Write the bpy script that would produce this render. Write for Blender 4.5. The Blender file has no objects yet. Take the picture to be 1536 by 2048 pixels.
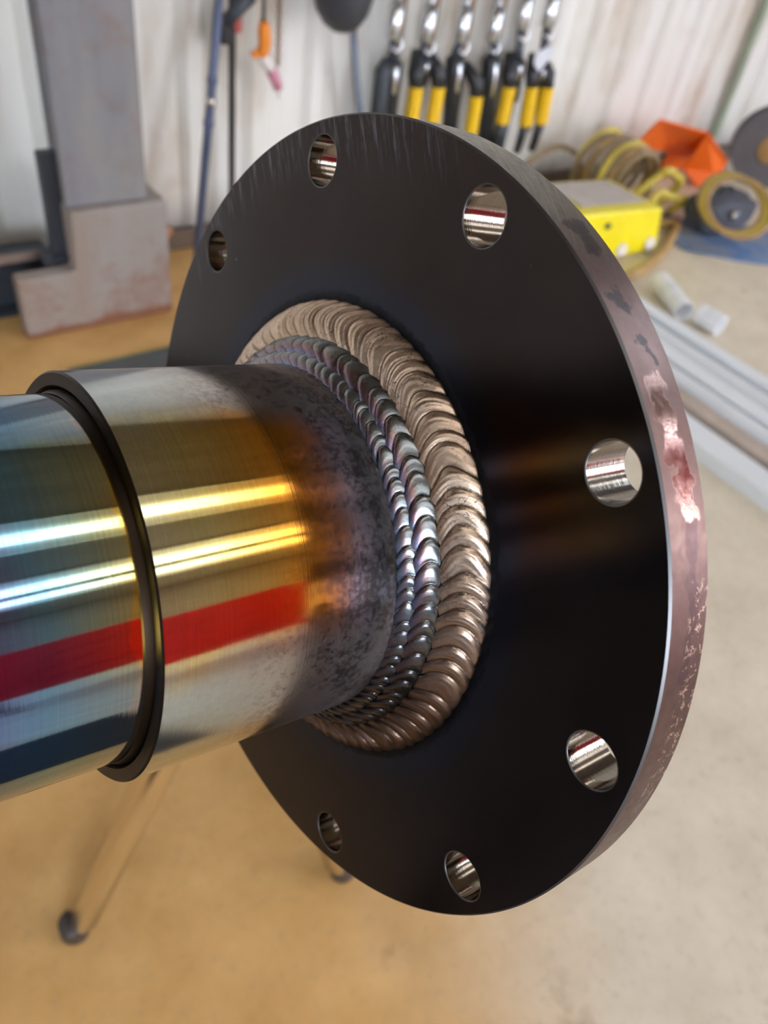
import bpy, bmesh, math, random
from mathutils import Vector, Matrix
random.seed(7)
S = bpy.context.scene
COL = S.collection
PI = math.pi
# ------------------------------------------------------------------ camera
FPX = 1598.354
CAMZ = 1.2
W = Matrix(((0.81091083, -0.31655504, 0.492155), (-0.57031293, -0.61584924, 0.54357417), (0.13102214, -0.72147254, -0.67993424)))
cam = bpy.data.cameras.new('camera')
camo = bpy.data.objects.new('camera', cam)
COL.objects.link(camo)
cx, cy, cz = W.col[0], W.col[1], W.col[2]
m4 = Matrix.Identity(4)
for i in range(3):
    m4[i][0] = cx[i]; m4[i][1] = -cy[i]; m4[i][2] = -cz[i]
m4[2][3] = CAMZ
camo.matrix_world = m4
cam.sensor_fit = 'HORIZONTAL'
cam.sensor_width = 36.0
cam.lens = FPX / 1536 * 36.0
cam.clip_start = 0.01
cam.dof.use_dof = True
cam.dof.focus_distance = 0.218
cam.dof.aperture_fstop = cam.lens / 2.1
S.camera = camo
# ------------------------------------------------------------------ world, exposure
S.view_settings.view_transform = 'Standard'
S.view_settings.look = 'None'
S.view_settings.gamma = 1.0
S.view_settings.use_curve_mapping = False
S.view_settings.exposure = 1.35
S.cycles.use_denoising = True
S.cycles.max_bounces = 8
S.cycles.caustics_reflective = False
S.cycles.caustics_refractive = False
wd = bpy.data.worlds.new('sky'); S.world = wd; wd.use_nodes = True
nt = wd.node_tree
for n in list(nt.nodes): nt.nodes.remove(n)
tc = nt.nodes.new('ShaderNodeTexCoord'); sx = nt.nodes.new('ShaderNodeSeparateXYZ')
rp = nt.nodes.new('ShaderNodeValToRGB'); bg = nt.nodes.new('ShaderNodeBackground'); wo = nt.nodes.new('ShaderNodeOutputWorld')
mr = nt.nodes.new('ShaderNodeMapRange'); mr.inputs[1].default_value = -1; mr.inputs[2].default_value = 1
nt.links.new(tc.outputs['Generated'], sx.inputs[0]); nt.links.new(sx.outputs[2], mr.inputs[0]); nt.links.new(mr.outputs[0], rp.inputs[0])
nt.links.new(rp.outputs[0], bg.inputs[0]); nt.links.new(bg.outputs[0], wo.inputs[0])
rp.color_ramp.elements[0].position = 0.49; rp.color_ramp.elements[0].color = (.11, .10, .09, 1)
rp.color_ramp.elements[1].position = 0.51; rp.color_ramp.elements[1].color = (.90, .95, 1, 1)
e = rp.color_ramp.elements.new(0.9); e.color = (.38, .58, .95, 1)
bg.inputs[1].default_value = 8.0

# the ceiling strips are built with their fixtures below
CEIL = 3.45
YW = 2.27          # inner face of the back wall

# ------------------------------------------------------------------ node helpers
class NT:
    def __init__(s, name):
        s.m = bpy.data.materials.new(name); s.m.use_nodes = True
        s.t = s.m.node_tree; s.b = s.t.nodes['Principled BSDF']; s.o = s.t.nodes['Material Output']
        s._oc = None
    def n(s, typ, **kw):
        nd = s.t.nodes.new(typ)
        for k, v in kw.items(): setattr(nd, k, v)
        return nd
    def l(s, a, b): s.t.links.new(a, b)
    def put(s, sock, v):
        if v is None: return
        if hasattr(v, 'is_linked') or isinstance(v, bpy.types.NodeSocket): s.l(v, sock)
        else: sock.default_value = v
    def oc(s):
        if s._oc is None: s._oc = s.n('ShaderNodeTexCoord').outputs['Object']
        return s._oc
    def mapv(s, scale=(1, 1, 1), loc=(0, 0, 0), v=None):
        q = s.n('ShaderNodeMapping'); s.l(v or s.oc(), q.inputs[0]); q.inputs['Scale'].default_value = scale; q.inputs['Location'].default_value = loc
        return q.outputs[0]
    def noise(s, scale, detail=4, rough=.55, v=None, dist=0):
        q = s.n('ShaderNodeTexNoise'); q.inputs['Scale'].default_value = scale; q.inputs['Detail'].default_value = detail
        q.inputs['Roughness'].default_value = rough; q.inputs['Distortion'].default_value = dist
        s.l(v or s.oc(), q.inputs['Vector']); return q.outputs['Fac']
    def math(s, op, a, b=None, c=None, clamp=False):
        q = s.n('ShaderNodeMath', operation=op); q.use_clamp = clamp
        s.put(q.inputs[0], a); s.put(q.inputs[1], b); s.put(q.inputs[2], c); return q.outputs[0]
    def rng(s, v, a, b, c=0., d=1., smooth=False):
        q = s.n('ShaderNodeMapRange'); q.clamp = True
        if smooth: q.interpolation_type = 'SMOOTHSTEP'
        s.put(q.inputs[0], v)
        for i, x in enumerate((a, b, c, d)): q.inputs[i + 1].default_value = x
        return q.outputs[0]
    def ramp(s, v, stops, mode='LINEAR'):
        q = s.n('ShaderNodeValToRGB'); s.l(v, q.inputs[0]); cr = q.color_ramp; cr.interpolation = mode
        cr.elements[0].position = stops[0][0]; cr.elements[0].color = (*stops[0][1], 1)
        cr.elements[1].position = stops[-1][0]; cr.elements[1].color = (*stops[-1][1], 1)
        for p, c in stops[1:-1]:
            e = cr.elements.new(p); e.color = (*c, 1)
        return q.outputs[0]
    def mix(s, f, a, b, mode='MIX'):
        q = s.n('ShaderNodeMix', data_type='RGBA', blend_type=mode)
        s.put(q.inputs[0], f)
        for i, v in ((6, a), (7, b)):
            if isinstance(v, tuple): q.inputs[i].default_value = (*v, 1) if len(v) == 3 else v
            else: s.l(v, q.inputs[i])
        return q.outputs[2]
    def bump(s, h, strength=.3, dist=.001):
        q = s.n('ShaderNodeBump'); q.inputs['Strength'].default_value = strength; q.inputs['Distance'].default_value = dist
        s.l(h, q.inputs['Height']); s.l(q.outputs[0], s.b.inputs['Normal'])
    def set(s, color=None, rough=None, metal=None):
        for k, v in (('Base Color', color), ('Roughness', rough), ('Metallic', metal)):
            if v is None: continue
            if isinstance(v, tuple): v = (*v, 1)
            s.put(s.b.inputs[k], v)
        return s.m

def simple(name, c, rough=.5, metal=0., var=.25, scale=20, bump=0):
    t = NT(name)
    n = t.noise(scale, 5, .6)
    col = t.mix(t.rng(n, .3, .7), tuple(x * (1 - var) for x in c), tuple(min(1, x * (1 + var * .5)) for x in c))
    t.set(col, t.rng(n, .2, .8, rough * .85, min(1, rough * 1.15)), metal)
    if bump: t.bump(n, bump, .002)
    return t.m

# ------------------------------------------------------------------ mesh helpers
class MB:
    def __init__(s): s.v = []; s.f = []; s.mi = []; s.sm = []
    def add(s, vs, fs, mi=0, smooth=False, M=None):
        o = len(s.v)
        for v in vs:
            v = Vector(v); s.v.append(M @ v if M else v)
        for f in fs: s.f.append([i + o for i in f]); s.mi.append(mi); s.sm.append(smooth)
    def box(s, c, d, mi=0, M=None, bev=0):
        x, y, z = d[0] / 2, d[1] / 2, d[2] / 2
        if bev:
            bm = bmesh.new(); bmesh.ops.create_cube(bm, size=1)
            for v in bm.verts: v.co = Vector((v.co.x * d[0], v.co.y * d[1], v.co.z * d[2]))
            bmesh.ops.bevel(bm, geom=bm.edges[:], offset=bev, segments=2, affect='EDGES', profile=.6)
            bm.verts.index_update()
            s.add([v.co + Vector(c) for v in bm.verts], [[v.index for v in f.verts] for f in bm.faces], mi, False, M); bm.free(); return
        vs = [(c[0] + a * x, c[1] + b * y, c[2] + e * z) for a in (-1, 1) for b in (-1, 1) for e in (-1, 1)]
        s.add(vs, [(0, 1, 3, 2), (4, 6, 7, 5), (0, 4, 5, 1), (2, 3, 7, 6), (0, 2, 6, 4), (1, 5, 7, 3)], mi, False, M)
    def tube(s, pts, r, n=10, mi=0, caps=True, closed=False, M=None):
        pts = [Vector(p) for p in pts]; k = len(pts)
        rs = r if isinstance(r, (list, tuple)) else [r] * k
        vs = []; up = None
        for i, p in enumerate(pts):
            a = pts[(i - 1) % k] if (closed or i) else p; b = pts[(i + 1) % k] if (closed or i < k - 1) else p
            d = (b - a).normalized()
            if up is None: up = d.orthogonal().normalized()
            up = (up - d * up.dot(d))
            up = up.normalized() if up.length > 1e-6 else d.orthogonal().normalized()
            w = d.cross(up)
            for j in range(n):
                t = 2 * PI * j / n; vs.append(p + (up * math.cos(t) + w * math.sin(t)) * rs[i])
        fs = []
        for i in range(k if closed else k - 1):
            for j in range(n):
                a = i * n + j; b = i * n + (j + 1) % n; c = ((i + 1) % k) * n
                fs.append((a, b, c + (j + 1) % n, c + j))
        s.add(vs, fs, mi, True, M)
        if caps and not closed:
            o = len(s.v) - len(vs)
            s.f.append([o + j for j in range(n)][::-1]); s.mi.append(mi); s.sm.append(False)
            s.f.append([o + (k - 1) * n + j for j in range(n)]); s.mi.append(mi); s.sm.append(False)
    def lathe(s, prof, n=48, mi=0, M=None, smooth=True, closed=False):
        vs = []; k = len(prof)
        for r, z in prof:
            for j in range(n):
                t = 2 * PI * j / n; vs.append((r * math.cos(t), r * math.sin(t), z))
        fs = []
        for i in range(k if closed else k - 1):
            for j in range(n):
                i2 = (i + 1) % k
                fs.append((i * n + j, i * n + (j + 1) % n, i2 * n + (j + 1) % n, i2 * n + j))
        s.add(vs, fs, mi, smooth, M)
    def prism(s, poly, y0, y1, mi=0, M=None):   # polygon in xz extruded along y
        k = len(poly)
        vs = [(x, y0, z) for x, z in poly] + [(x, y1, z) for x, z in poly]
        fs = [list(range(k)), list(range(2 * k - 1, k - 1, -1))] + [(i, i + k, (i + 1) % k + k, (i + 1) % k) for i in range(k)]
        s.add(vs, fs, mi, False, M)
    def build(s, name, mats, parent=None, loc=None, rot=None, sharp=None):
        me = bpy.data.meshes.new(name)
        me.from_pydata([tuple(v) for v in s.v], [], s.f)
        for m in (mats if isinstance(mats, (list, tuple)) else [mats]): me.materials.append(m)
        me.polygons.foreach_set('material_index', s.mi); me.polygons.foreach_set('use_smooth', s.sm)
        bm = bmesh.new(); bm.from_mesh(me); bmesh.ops.recalc_face_normals(bm, faces=bm.faces[:]); bm.to_mesh(me); bm.free()
        if sharp: me.set_sharp_from_angle(angle=math.radians(sharp))
        me.update()
        o = bpy.data.objects.new(name, me); COL.objects.link(o)
        if parent: o.parent = parent
        if loc: o.location = loc
        if rot: o.rotation_euler = rot
        return o
def empty(name, loc=(0, 0, 0), rot=(0, 0, 0)):
    o = bpy.data.objects.new(name, None); COL.objects.link(o); o.location = loc; o.rotation_euler = rot; o.empty_display_size = .05
    return o
def tag(o, label=None, cat=None, group=None, kind=None):
    if label: o['label'] = label
    if cat: o['category'] = cat
    if group: o['group'] = group
    if kind: o['kind'] = kind
    return o
def copy_tree(o, parent=None):
    c = o.copy(); COL.objects.link(c)
    if parent: c.parent = parent
    for ch in list(o.children): copy_tree(ch, c)
    return c
def ray(x, y): return W @ Vector((x - 768, y - 1024, FPX))
def on_y(x, y, yy):
    v = ray(x, y); return v * (yy / v.y) + Vector((0, 0, CAMZ))
def on_z(x, y, z=0.):
    v = ray(x, y); return v * ((z - CAMZ) / v.z) + Vector((0, 0, CAMZ))
def arc(c, r, a0, a1, n, plane='xz'):
    out = []
    for i in range(n + 1):
        t = a0 + (a1 - a0) * i / n; u, v = r * math.cos(t), r * math.sin(t)
        out.append(Vector(c) + (Vector((u, 0, v)) if plane == 'xz' else Vector((u, v, 0)) if plane == 'xy' else Vector((0, u, v))))
    return out

# ------------------------------------------------------------------ setting materials
def mat_floor():
    t = NT('concrete'); oc = t.oc()
    sx = t.n('ShaderNodeSeparateXYZ'); t.l(oc, sx.inputs[0])
    big = t.noise(1.6, 5, .6); mid = t.noise(7, 6, .65); fine = t.noise(60, 4, .6)
    # warm light painted in as ochre over stained concrete at left, pale daylit concrete right
    g = t.math('ADD', t.math('ADD', sx.outputs[0], t.math('MULTIPLY', sx.outputs[1], -.45)), t.math('MULTIPLY', t.math('SUBTRACT', big, .5), .55))
    k = t.rng(g, .14, .70, 0, 1, True)
    a = t.mix(t.rng(mid, .3, .7), (.58, .325, .10), (.78, .475, .18))
    b = t.mix(t.rng(mid, .3, .7), (.66, .58, .44), (.82, .745, .60))
    c = t.mix(k, a, b)
    c = t.mix(t.rng(t.math('ADD', sx.outputs[0], t.math('MULTIPLY', t.math('SUBTRACT', mid, .5), .6)), -.45, -1.1, 0, 1, True), c, (.34, .33, .33))   # plain grey slab past the ochre, out of view
    st = t.rng(t.noise(3.2, 5, .7, dist=.6), .60, .72)
    c = t.mix(t.math('MULTIPLY', st, .55), c, (.27, .12, .035))
    c = t.mix(t.math('MULTIPLY', t.rng(fine, .55, .75), .25), c, (.25, .22, .18))
    t.bump(fine, .15, .002)
    return t.set(c, t.rng(mid, .2, .8, .55, .75), 0.)
def mat_wall():
    t = NT('white_painted_sheet')
    v = t.mapv((9, 9, .8)); n = t.noise(1, 5, .65, v); big = t.noise(1.7, 4, .6)
    c = t.mix(t.rng(n, .35, .7), (.83, .84, .81), (.75, .74, .68))
    st = t.math('MULTIPLY', t.rng(t.noise(1, 5, .6, t.mapv((4.5, 4.5, .9), (3.1, 0, .4))), .47, .68), t.rng(big, .42, .60))
    c = t.mix(t.math('MULTIPLY', st, .85), c, (.42, .27, .12))
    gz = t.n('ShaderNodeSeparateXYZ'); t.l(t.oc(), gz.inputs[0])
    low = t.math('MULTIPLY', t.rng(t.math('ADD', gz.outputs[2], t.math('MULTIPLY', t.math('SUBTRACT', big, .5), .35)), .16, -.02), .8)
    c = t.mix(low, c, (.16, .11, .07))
    return t.set(c, .38, 0.)
M_floor = mat_floor(); M_wall = mat_wall()
M_roof = simple('dark_roof_sheet', (.20, .165, .13), .6, 0, .3, 3)
M_plainwall = simple('grey_wall_sheet', (.30, .27, .24), .5, 0, .2, 3)
M_frontwall = simple('brown_wall_sheet', (.20, .17, .145), .5, 0, .2, 3)
M_trim = simple('dark_dirt_rail', (.14, .10, .07), .6, 0, .4, 8)
M_green = simple('pale_green_trim', (.36, .43, .33), .45, 0, .15, 9)

# ------------------------------------------------------------------ room shell
X0, X1, Y0 = -4.0, 6.4, -4.6
mb = MB(); mb.box(((X0 + X1) / 2, (Y0 + YW) / 2 - 4, -.05), (X1 - X0 + 10, YW - Y0 + 10, .1))
o = mb.build('floor', M_floor); tag(o, kind='structure')
mb = MB(); mb.box(((X0 + X1) / 2, (Y0 + YW) / 2, CEIL + .06), (X1 - X0, YW - Y0 + .2, .1)); tag(mb.build('ceiling', M_roof), kind='structure')
mb = MB(); mb.box((X0 - .05, (Y0 + YW) / 2, CEIL / 2), (.1, YW - Y0, CEIL)); tag(mb.build('wall_left', M_plainwall), kind='structure')
mb = MB(); WY0, WY1, WZ0, WZ1 = -.9, .9, 2.45, 3.2
mb.box((X1 + .05, -1.3, CEIL / 2), (.1, .8, CEIL)); mb.box((X1 + .05, (Y0 - 1.7) / 2, (2.75 + CEIL) / 2), (.1, -1.7 - Y0, CEIL - 2.75)); mb.box((X1 + .05, (WY1 + YW) / 2, CEIL / 2), (.1, YW - WY1, CEIL))
mb.box((X1 + .05, (WY0 + WY1) / 2, WZ0 / 2), (.1, WY1 - WY0, WZ0)); mb.box((X1 + .05, (WY0 + WY1) / 2, (WZ1 + CEIL) / 2), (.1, WY1 - WY0, CEIL - WZ1))
tag(mb.build('wall_right', M_plainwall), kind='structure')
mb = MB()
for yy in (WY0 + .03, 0, WY1 - .03): mb.box((X1 + .05, yy, (WZ0 + WZ1) / 2), (.06, .06, WZ1 - WZ0))
for zz in (WZ0 + .03, WZ1 - .03): mb.box((X1 + .05, 0, zz), (.058, WY1 - WY0, .06))
w1 = mb.build('window_1', simple('grey_window_frame', (.3, .3, .3), .5, 0, .1, 8)); tag(w1, kind='structure')
t = NT('window_glass'); t.b.inputs['Transmission Weight'].default_value = 1; t.b.inputs['IOR'].default_value = 1.05; t.set((.95, .97, .97), .02, 0.)
mb = MB(); mb.box((X1 + .05, 0, (WZ0 + WZ1) / 2), (.006, WY1 - WY0 - .1, WZ1 - WZ0 - .1)); mb.build('pane', t.m, w1)
mb = MB()
DX0, DX1, DZ = 4.3, 6.2, 2.75
mb.box(((DX0 - 1.4) / 2, Y0, CEIL / 2), (DX0 + 1.4, .12, CEIL)); mb.box((X0 + .05, Y0, CEIL / 2), (.1, .12, CEIL)); mb.box((-2.65, Y0, (3.05 + CEIL) / 2), (2.6, .12, CEIL - 3.05)); mb.box((-2.65, Y0, .65), (2.6, .12, 1.3)); mb.box(((X1 + DX1) / 2, Y0, CEIL / 2), (X1 - DX1, .12, CEIL)); mb.box(((DX0 + DX1) / 2, Y0, (DZ + CEIL) / 2), (DX1 - DX0, .12, CEIL - DZ))  # left gap is an unseen opening added to let in more daylight
tag(mb.build('wall_front', M_frontwall), kind='structure')
# back wall: carcass behind ribbed sheets, each sheet a part
mb = MB(); mb.box(((X0 + X1) / 2, YW + .12, CEIL / 2), (X1 - X0, .1, CEIL)); wb = mb.build('wall_back', M_plainwall); tag(wb, kind='structure')
PITCH, RIBS = .205, 4
def sheet_mesh():
    mb = MB(); prof = []
    for k in range(RIBS):
        x = k * PITCH
        prof += [(x, .022), (x + .09, .022), (x + .118, .003), (x + .158, .003), (x + .186, .022)]
    prof.append((RIBS * PITCH, .022))
    vs = [(x, y, z) for z in (0, CEIL) for x, y in prof]; n = len(prof)
    back = [(x, .06, z) for z in (0, CEIL) for x in (0, RIBS * PITCH)]
    mb.add(vs, [(i, i + 1, i + 1 + n, i + n) for i in range(n - 1)])
    mb.add(back, [(0, 2, 3, 1)])
    return mb
sh = None
nx = int((X1 - X0) / (PITCH * RIBS)) + 1
for i in range(nx):
    if sh is None:
        sh = sheet_mesh().build('wall_panel', M_wall, wb); o = sh
    else:
        o = sh.copy(); COL.objects.link(o)
    o.location = (X0 + i * PITCH * RIBS, YW, 0.0)
mb = MB(); mb.box(((X0 + X1) / 2, YW - .012, .03), (X1 - X0, .03, .06), bev=.006); tag(mb.build('baseboard_back', M_trim), kind='structure')
mb = MB(); mb.box((3.69, YW - .008, CEIL / 2 + .05), (.035, .03, CEIL - .12), bev=.005); tag(mb.build('trim_1', M_green), kind='structure')

# ------------------------------------------------------------------ ceiling strip lights (real fixtures above the pipe)
def emis(name, c, s):
    t = NT(name); t.b.inputs['Emission Color'].default_value = (*c, 1); t.b.inputs['Emission Strength'].default_value = s
    t.set((.9, .9, .9), .4, 0.); return t.m
M_led = emis('led_diffuser', (1., .97, .93), 1.5)
M_house = simple('light_housing', (.75, .74, .70), .4, 0, .1, 5)
def strip_light(x0, x1, y, wid, label):
    e = empty('ceiling_light', ((x0 + x1) / 2, y, CEIL))
    tag(e, label, 'ceiling light', 'strip lights under the roof')
    L = x1 - x0
    mb = MB()
    # flat white reflector pan with turned-down lips; the diffuser hangs under it
    prof = [(-wid * 1.7, -.06), (-wid * 1.62, -.03), (wid * 1.62, -.03), (wid * 1.7, -.06), (wid * 1.7, -.015), (-wid * 1.7, -.015)]
    k = len(prof)
    vs = [(sx * L / 2, p, q) for sx in (-1, 1) for p, q in prof]
    mb.add(vs, [list(range(k)), list(range(2 * k - 1, k - 1, -1))] + [(i, i + k, (i + 1) % k + k, (i + 1) % k) for i in range(k)])
    mb.build('housing', M_house, e)
    mb = MB(); mb.box((0, 0, -.10), (L * .98, wid, .06), bev=.006); mb.build('diffuser', M_led, e)
    return e
strip_light(-3.2, 6.0, -.66, .25, 'long strip light nearest the back wall')
strip_light(-3.2, 6.0, -2.45, .26, 'long strip light in the middle of the roof, the back one of a close pair')
strip_light(-3.2, 6.0, -3.0, .26, 'long strip light in the middle of the roof, the front one of a close pair')

# ================================================================== the flanged pipe
U = .13   # flange radius in metres
ML = Matrix(((0.1295626, -0.17767328, 0.97552331), (-0.77811213, -0.62802837, -0.01103985), (0.61461781, -0.75763617, -0.21961873)))
CL = Vector((0.1171412, 0.15695455, 1.00611799))
pipe = empty('flanged_pipe'); pm = ML.to_4x4(); pm.translation = CL; pipe.matrix_world = pm
tag(pipe, 'heat-tinted steel pipe welded to a dark round ten-hole flange, in the foreground', 'pipe')
RB, TK, RP, RS, ZS, PH = .9086 * U, .1241 * U, .43684 * U, .39245 * U, -.66148 * U, 4.2742
HR = .0572 * U

def polar(t):
    """angle (radians) and axial position of the local frame, as sockets"""
    sx = t.n('ShaderNodeSeparateXYZ'); t.l(t.oc(), sx.inputs[0])
    th = t.math('ARCTAN2', sx.outputs[1], sx.outputs[0])
    rr = t.math('SQRT', t.math('ADD', t.math('MULTIPLY', sx.outputs[0], sx.outputs[0]), t.math('MULTIPLY', sx.outputs[1], sx.outputs[1])))
    return sx, th, rr
def radial_tangent(t, amount, rot=0.):
    tg = t.n('ShaderNodeTangent', direction_type='RADIAL', axis='Z')
    t.l(tg.outputs[0], t.b.inputs['Tangent']); t.b.inputs['Anisotropic'].default_value = amount; t.b.inputs['Anisotropic Rotation'].default_value = rot

def mat_tint(name, stops, z0, z1, weldside):
    t = NT(name); sx, th, rr = polar(t)
    n1 = t.noise(55, 5, .65); n2 = t.noise(260, 5, .7); n3 = t.noise(22, 4, .6)
    cyl = t.n('ShaderNodeCombineXYZ'); t.put(cyl.inputs[0], t.math('MULTIPLY', th, .4)); t.put(cyl.inputs[1], t.math('MULTIPLY', sx.outputs[2], 1500)); cyl.inputs[2].default_value = 0
    streak = t.noise(1., 4, .7, cyl.outputs[0])     # fine lathe lines round the pipe
    zz = t.math('ADD', sx.outputs[2], t.math('ADD', t.math('MULTIPLY', t.math('SUBTRACT', n1, .5), .010), t.math('ADD', t.math('MULTIPLY', t.math('SUBTRACT', n3, .5), .014), t.math('MULTIPLY', t.math('SUBTRACT', n2, .5), .004 if weldside else .0))))
    f = t.rng(zz, z0, z1)
    c = t.ramp(f, stops)
    c = t.mix(t.math('MULTIPLY', t.rng(streak, .35, .75), .5), c, (.9, .9, .85), 'OVERLAY')
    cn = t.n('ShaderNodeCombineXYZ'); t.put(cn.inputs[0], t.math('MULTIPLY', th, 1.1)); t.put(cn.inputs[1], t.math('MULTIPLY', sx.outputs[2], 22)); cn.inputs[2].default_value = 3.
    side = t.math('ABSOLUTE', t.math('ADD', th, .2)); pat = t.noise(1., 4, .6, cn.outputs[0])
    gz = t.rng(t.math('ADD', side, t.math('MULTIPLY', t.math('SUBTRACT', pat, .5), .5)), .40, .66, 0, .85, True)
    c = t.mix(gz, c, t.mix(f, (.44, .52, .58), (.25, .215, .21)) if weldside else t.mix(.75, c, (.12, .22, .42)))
    # scale and smut
    if weldside:
        hot = t.rng(sx.outputs[2], -.060, -.018, 0, 1, True)
        n4 = t.noise(520, 4, .75)
        warm = t.rng(t.math('ADD', sx.outputs[2], t.math('MULTIPLY', t.math('SUBTRACT', n3, .5), .03)), -.066, -.040, 0, 1, True)
        sm = t.math('MULTIPLY', t.rng(t.math('ADD', n4, t.math('MULTIPLY', n1, .7)), .80, .98), t.math('ADD', t.math('MULTIPLY', t.math('MAXIMUM', hot, t.math('MULTIPLY', warm, t.rng(gz, .1, .7))), .75), .08))
        c = t.mix(sm, c, (.055, .040, .033))
        c = t.mix(t.math('MULTIPLY', t.rng(n4, .62, .74), t.math('MULTIPLY', hot, .5)), c, (.28, .24, .23))
        rg = t.math('ADD', t.math('ADD', t.math('MULTIPLY', hot, .10), t.math('MULTIPLY', gz, .11)), t.rng(n2, .3, .7, .045, .085))
    else:
        rg = t.rng(n2, .3, .7, .05, .08)
    t.bump(t.math('ADD', streak, t.math('MULTIPLY', n2, .25)), .03, .0003)
    t.set(c, rg, t.math('SUBTRACT', 1., t.math('MULTIPLY', hot, .25)) if weldside else 1.)
    return t.m
M_big = mat_tint('heat_tinted_steel', [(0, (.56, .55, .33)), (.2, (.60, .50, .20)), (.36, (.60, .38, .09)), (.50, (.68, .29, .035)), (.62, (.66, .22, .03)), (.72, (.44, .20, .14)), (.80, (.38, .30, .36)), (.9, (.18, .18, .20)), (1, (.12, .12, .135))], -.086, -.015, True)
M_small = mat_tint('blued_steel', [(0, (.16, .16, .34)), (.30, (.30, .20, .40)), (.48, (.20, .26, .52)), (.64, (.18, .40, .54)), (.80, (.30, .40, .30)), (.945, (.42, .40, .18)), (.955, (.62, .42, .09)), (1, (.58, .38, .08))], -.150, -.086, False)
def mat_dark(name, c1, c2, rough):
    t = NT(name); n = t.noise(40, 5, .6); t.set(t.mix(n, c1, c2), rough, 1.); return t.m
M_ring = mat_dark('brown_oxide_steel', (.016, .010, .0065), (.030, .020, .013), .42)
M_inner = mat_dark('bore_steel', (.15, .14, .13), (.22, .2, .18), .35)

def mat_face():
    t = NT('black_oxide_face'); sx, th, rr = polar(t)
    n = t.noise(25, 5, .6); f = t.noise(900, 2, .5)
    c = t.mix(t.rng(n, .3, .7), (.031, .0235, .0225), (.041, .0315, .0295))
    halo = t.rng(t.math('ADD', rr, t.math('MULTIPLY', t.math('SUBTRACT', t.noise(120, 4, .6), .5), .006)), .60 * U, .72 * U, 1, 0, True)
    c = t.mix(halo, c, (.030, .032, .043))
    soot = t.rng(t.math('ADD', rr, t.math('MULTIPLY', t.math('SUBTRACT', t.noise(400, 4, .6), .5), .004)), .588 * U, .62 * U, 1, 0, True)
    c = t.mix(t.math('MULTIPLY', soot, .9), c, (.008, .008, .010))
    # worn pale scuffs along the upper edge of the plate
    sv = t.n('ShaderNodeCombineXYZ'); t.put(sv.inputs[0], t.math('MULTIPLY', sx.outputs[0], 520)); t.put(sv.inputs[1], t.math('MULTIPLY', sx.outputs[1], 45)); sv.inputs[2].default_value = 0
    scr = t.rng(t.noise(1, 4, .75, sv.outputs[0]), .50, .72)
    edge = t.math('MULTIPLY', t.rng(rr, .86 * U, .975 * U, 0, 1, True), t.rng(th, -2.35, -1.95, 0, 1, True)); edge = t.math('MULTIPLY', edge, t.rng(th, -.75, -1.15, 0, 1, True))
    c = t.mix(t.math('MULTIPLY', t.math('MULTIPLY', scr, edge), .75), c, (.16, .16, .19))
    sp = t.n('ShaderNodeTexVoronoi'); sp.inputs['Scale'].default_value = 110; t.l(t.oc(), sp.inputs['Vector'])
    dots = t.math('MULTIPLY', t.rng(sp.outputs['Distance'], .05, .025), t.rng(sp.outputs['Color'], .80, .82))
    c = t.mix(t.math('MULTIPLY', dots, .7), c, (.30, .27, .25))
    t.set(c, t.math('ADD', t.rng(n, .3, .7, .17, .22), t.math('MULTIPLY', soot, .3)), 1.)
    cyl = t.n('ShaderNodeCombineXYZ'); t.put(cyl.inputs[0], t.math('MULTIPLY', rr, 2600)); t.put(cyl.inputs[1], t.math('MULTIPLY', th, .8)); cyl.inputs[2].default_value = 0
    t.bump(t.noise(1., 3, .6, cyl.outputs[0]), .035, .0003)
    radial_tangent(t, .8, .25)
    return t.m
M_face = mat_face()
M_chamfer = mat_dark('worn_bare_edge', (.10, .10, .11), (.17, .165, .16), .38)
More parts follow.
